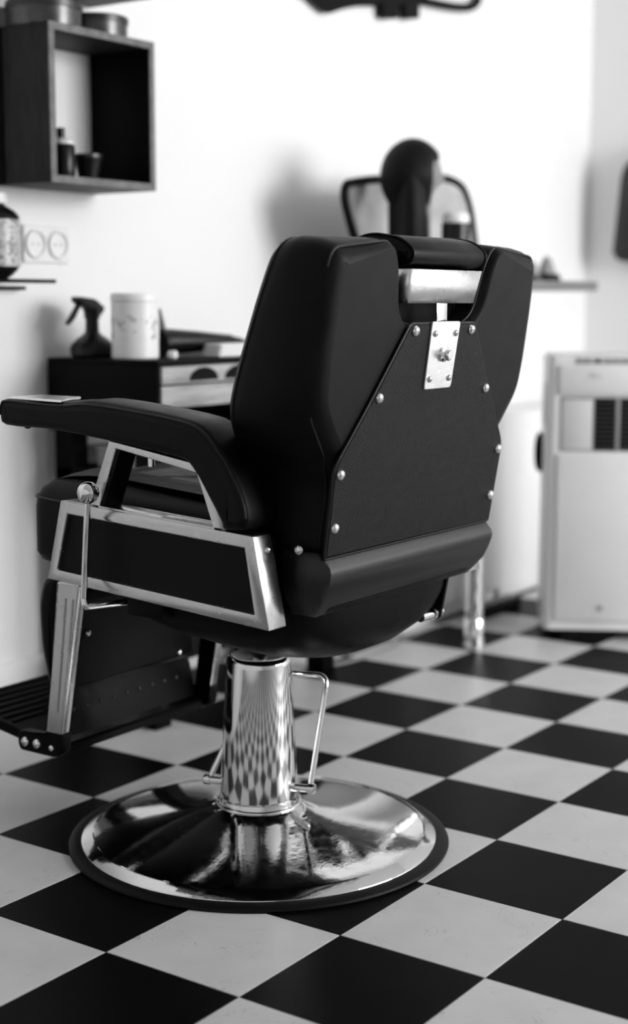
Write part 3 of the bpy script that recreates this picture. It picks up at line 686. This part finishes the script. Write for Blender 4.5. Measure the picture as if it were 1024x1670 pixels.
slab('hair_fall', round2d([(hx-.080, hy-.050), (hx-.01, hy-.072), (hx+.055, hy+.035), (hx-.020, hy+.075)], .05, 5), [(.015, CT+.001), (0, CT+.01), (-.002, CT+.12), (.0, CT+.24), (.02, CT+.30)], lambda a, b, t: (a-.012*(t-CT)/.2, b, t), hair_m, mh, angle=70)
# table mirror behind the head
mi = thing('table_mirror', 'wide black-framed mirror leaning behind the mannequin head on the counter', 'mirror', (1.69, .70, CT))
def sm2(p): return p
mloop = [(1.42, CT+.014), (1.353, 1.171), (1.315, 1.268), (1.322, 1.310), (1.429, 1.327), (1.623, 1.345), (1.887, 1.362), (1.974, 1.343), (2.015, 1.278), (2.055, CT+.014)]
mp_ = round2d(mloop, [.02, .05, .04, .03, .04, .05, .06, .06, .05, .02], 5)
MY = lambda z: .690+.06*(z-CT)
tube('mirror_frame', [(p[0], MY(p[1]), p[1]) for p in mp_], .0125, blackm, mi, seg=10, closed=True)
pane_m = mat('mirror_pane', .60, .18, .55, var=.25, vscale=9, rvar=.05)
slab('mirror_pane', mp_, [(.004, -.002), (.004, .003)], lambda a, b, t: (a, MY(b)+t, b), pane_m, mi)
box('support_strut', (1.66, .720, CT+.001), (1.70, .728, CT+.20), blackm, mi, bev=.001)
# jar in front of the mirror
jr = thing('counter_jar', 'small dark jar with white lid in front of the mannequin head', 'jar', (1.490, .452, CT))
lathe('jar_body', [(0, 0), (.036, 0), (.039, .004), (.039, .150), (0, .150)], darkp, jr, at=(1.490, .452, CT), seg=32)
lathe('jar_lid', [(0, .149), (.0365, .149), (.037, .152), (.037, .166), (.031, .176), (.018, .181), (0, .182)], whitep, jr, at=(1.490, .452, CT), seg=32)
# two small dark ornaments at the far end
for i, (x, h, r, lab) in enumerate(((2.150, .065, .030, 'left of two small dark cone-shaped pots at the counter end'), (2.245, .082, .044, 'right and wider of two small dark cone-shaped pots at the counter end'))):
    t = thing('cone_pot', lab, 'pot', (x, .55, CT), 'cone pots on the counter end')
    lathe('pot_body', [(0, 0), (r, 0), (r*1.05, .006), (r*.9, h*.3), (0, h*.3)], darkp, t, at=(x, .55, CT), seg=24)
    lathe('pot_cone', [(0, h*.29), (r*.72, h*.29), (r*.5, h*.62), (r*.28, h*.9), (0, h)], greyp, t, at=(x, .55, CT), seg=24)
# stand-in shape on the right wall for an unidentified soft dark area
gm = thing('wall_dark_shape', 'dark stand-in shape on the right wall, cut off by the picture edge', 'dark shape', (XR, .68, 1.12))
slab('dark_shape_body', round2d([(.83, 1.15), (.47, 1.12), (.46, 1.50), (.56, 1.58), (.68, 1.58), (.80, 1.50)], .05, 6), [(.05, XR-.10), (.02, XR-.09), (0, XR-.06), (.0, XR-.02), (.02, XR-.004)], lambda a, b, t: (t-.012*math.sin(a*60), a, b), mat('dark_matte', .03, .9, bump=.4, bscale=80), gm, angle=70)
tube('dark_shape_hook', smoothpath([(XR, .64, 1.62), (XR-.05, .64, 1.60), (XR-.06, .64, 1.56)], 4), .007, blackm, gm, seg=8)

# ================================================================== AIR CONDITIONER
ac = thing('air_conditioner', 'white portable air conditioner with dark front grille on the floor at the right', 'air conditioner', (1.90, .10, 0))
U = Vector((.5, -.866, 0)); D = Vector((.866, .5, 0))
M = Matrix(((U.x, D.x, 0, 1.798), (U.y, D.y, 0, .313), (0, 0, 1, 0), (0, 0, 0, 1)))   # local u (across), d (back), z
AW, AD, AH = .43, .30, .838
bm = bmesh.new(); bmesh.ops.create_cube(bm, size=1)
for v in bm.verts: v.co = Vector(((v.co.x+.5)*AW, (v.co.y+.5)*AD, .032+(v.co.z+.5)*(AH-.032)))
bmesh.ops.bevel(bm, geom=[e for e in bm.edges if abs(e.verts[0].co.z-e.verts[1].co.z) > .1], offset=.022, segments=5, affect='EDGES', profile=.5)
bmesh.ops.bevel(bm, geom=[e for e in bm.edges if all(v.co.z > AH-.001 for v in e.verts)], offset=.012, segments=3, affect='EDGES', profile=.5)
bmesh.ops.transform(bm, matrix=M, verts=bm.verts)
bd = finish('body', bm, whitep, ac)
def acbox(name, u0, u1, d0, d1, z0, z1, m, par, bev=.001): return box(name, (u0, d0, z0), (u1, d1, z1), m, par, bev=bev, xf=M)
acbox('front_panel', .030, AW-.030, -.008, .002, .06, .555, whitep, bd, .004)
acbox('upper_panel', .030, AW-.030, -.008, .002, .727, .812, whitep, bd, .004)
rec = acbox('louvre_recess', .036, AW-.036, -.0015, .001, .562, .720, greyp, bd, .0005)
acbox('flap', .040, .128, -.004, -.001, .566, .712, whiteg, rec, .0008)
gr = acbox('grille_back', .134, AW-.040, -.0028, -.001, .566, .716, blackbox, rec, .0003)
for k in range(11):
    z = .570+k*.0135
    acbox('slat', .135, AW-.041, -.0075, -.0028, z, z+.0042, mat('dark_grey_slat', .05, .5, var=.1), gr, .0008)
for u in (.194, .266, .338): acbox('divider', u, u+.011, -.0085, -.0028, .566, .716, greyp, gr, .001)
for k in range(9):
    z = .635+k*.0135
    box('side_vent', (-.0018, .07, z), (.001, .22, z+.006), greyp, bd, bev=.0004, xf=M)
sg = acbox('control_strip', .075, AW-.05, -.0012, .003, .814, .833, mat('pale_control_strip', .5, .4, var=.03), bd, .0006)
for (u0, u1) in ((.078, .092), (.097, .118), (.160, .178), (.182, .200), (.206, .230), (.250, .275)):
    acbox('control_mark', u0, u1, -.0022, -.001, .816, .831, greyp, sg, .0003)
prism('arrow_mark', [(0, 0), (.018, 0), (.009, .016)], 'Y', -.0030, -.0014, blackm, sg, bev=0).matrix_world
am = bpy.data.objects['arrow_mark']
am.data.transform(Matrix.Identity(4))
am.location = (M @ Vector((.139, -.0022, .818)))-wloc(sg); am.rotation_euler = (0, 0, math.atan2(U.y, U.x))
acbox('badge', .115, .160, -.0092, -.007, .776, .790, whiteg, bd, .0005)
st = acbox('emblem', .155, .171, -.0095, -.007, .092, .108, greyp, bd, .0005)
for (u, d) in ((.04, .04), (AW-.04, .04), (.04, AD-.04), (AW-.04, AD-.04)):
    p = M @ Vector((u, d, 0))
    lathe('caster', [(0, 0), (.016, 0), (.020, .006), (.020, .026), (.014, .034), (0, .034)], blackm, ac, at=(p.x, p.y, 0), seg=20)
acbox('base_tray', .012, AW-.012, .012, AD-.012, .022, .033, blackm, ac, .001)
p0 = M @ Vector((-.004, .20, .555))
hd_ = lathe('side_handle', [(0, -.062), (.008, -.058), (.015, -.042), (.018, -.015), (.018, .015), (.015, .042), (.008, .058), (0, .062)], blackm, ac, at=tuple(M @ Vector((-.006, .235, .535))), seg=20, angle=80)
# black bar with grey plates on the floor behind it, and a cord
ps = thing('floor_bar', 'black bar with grey plates lying on the floor between counter and air conditioner', 'power strip', (2.06, .60, 0))
box('strip_body', (1.93, .585, 0), (2.19, .640, .040), blackm, ps, bev=.006, xf=None)
for k in range(4): box('bar_plate', (1.95+k*.058, .595, .040), (1.985+k*.058, .630, .0415), greyp, ps, bev=.0004)
cord = tube('floor_cord', smoothpath([(1.10, .66, .004), (1.195, .625, .004), (1.312, .612, .004), (1.44, .616, .004), (1.555, .64, .004), (1.75, .655, .004), (1.925, .615, .006)], 8), .0042, cordm, None, seg=8)
tag(cord, 'thin grey cord curving across the white floor tiles behind the chair', 'cord')
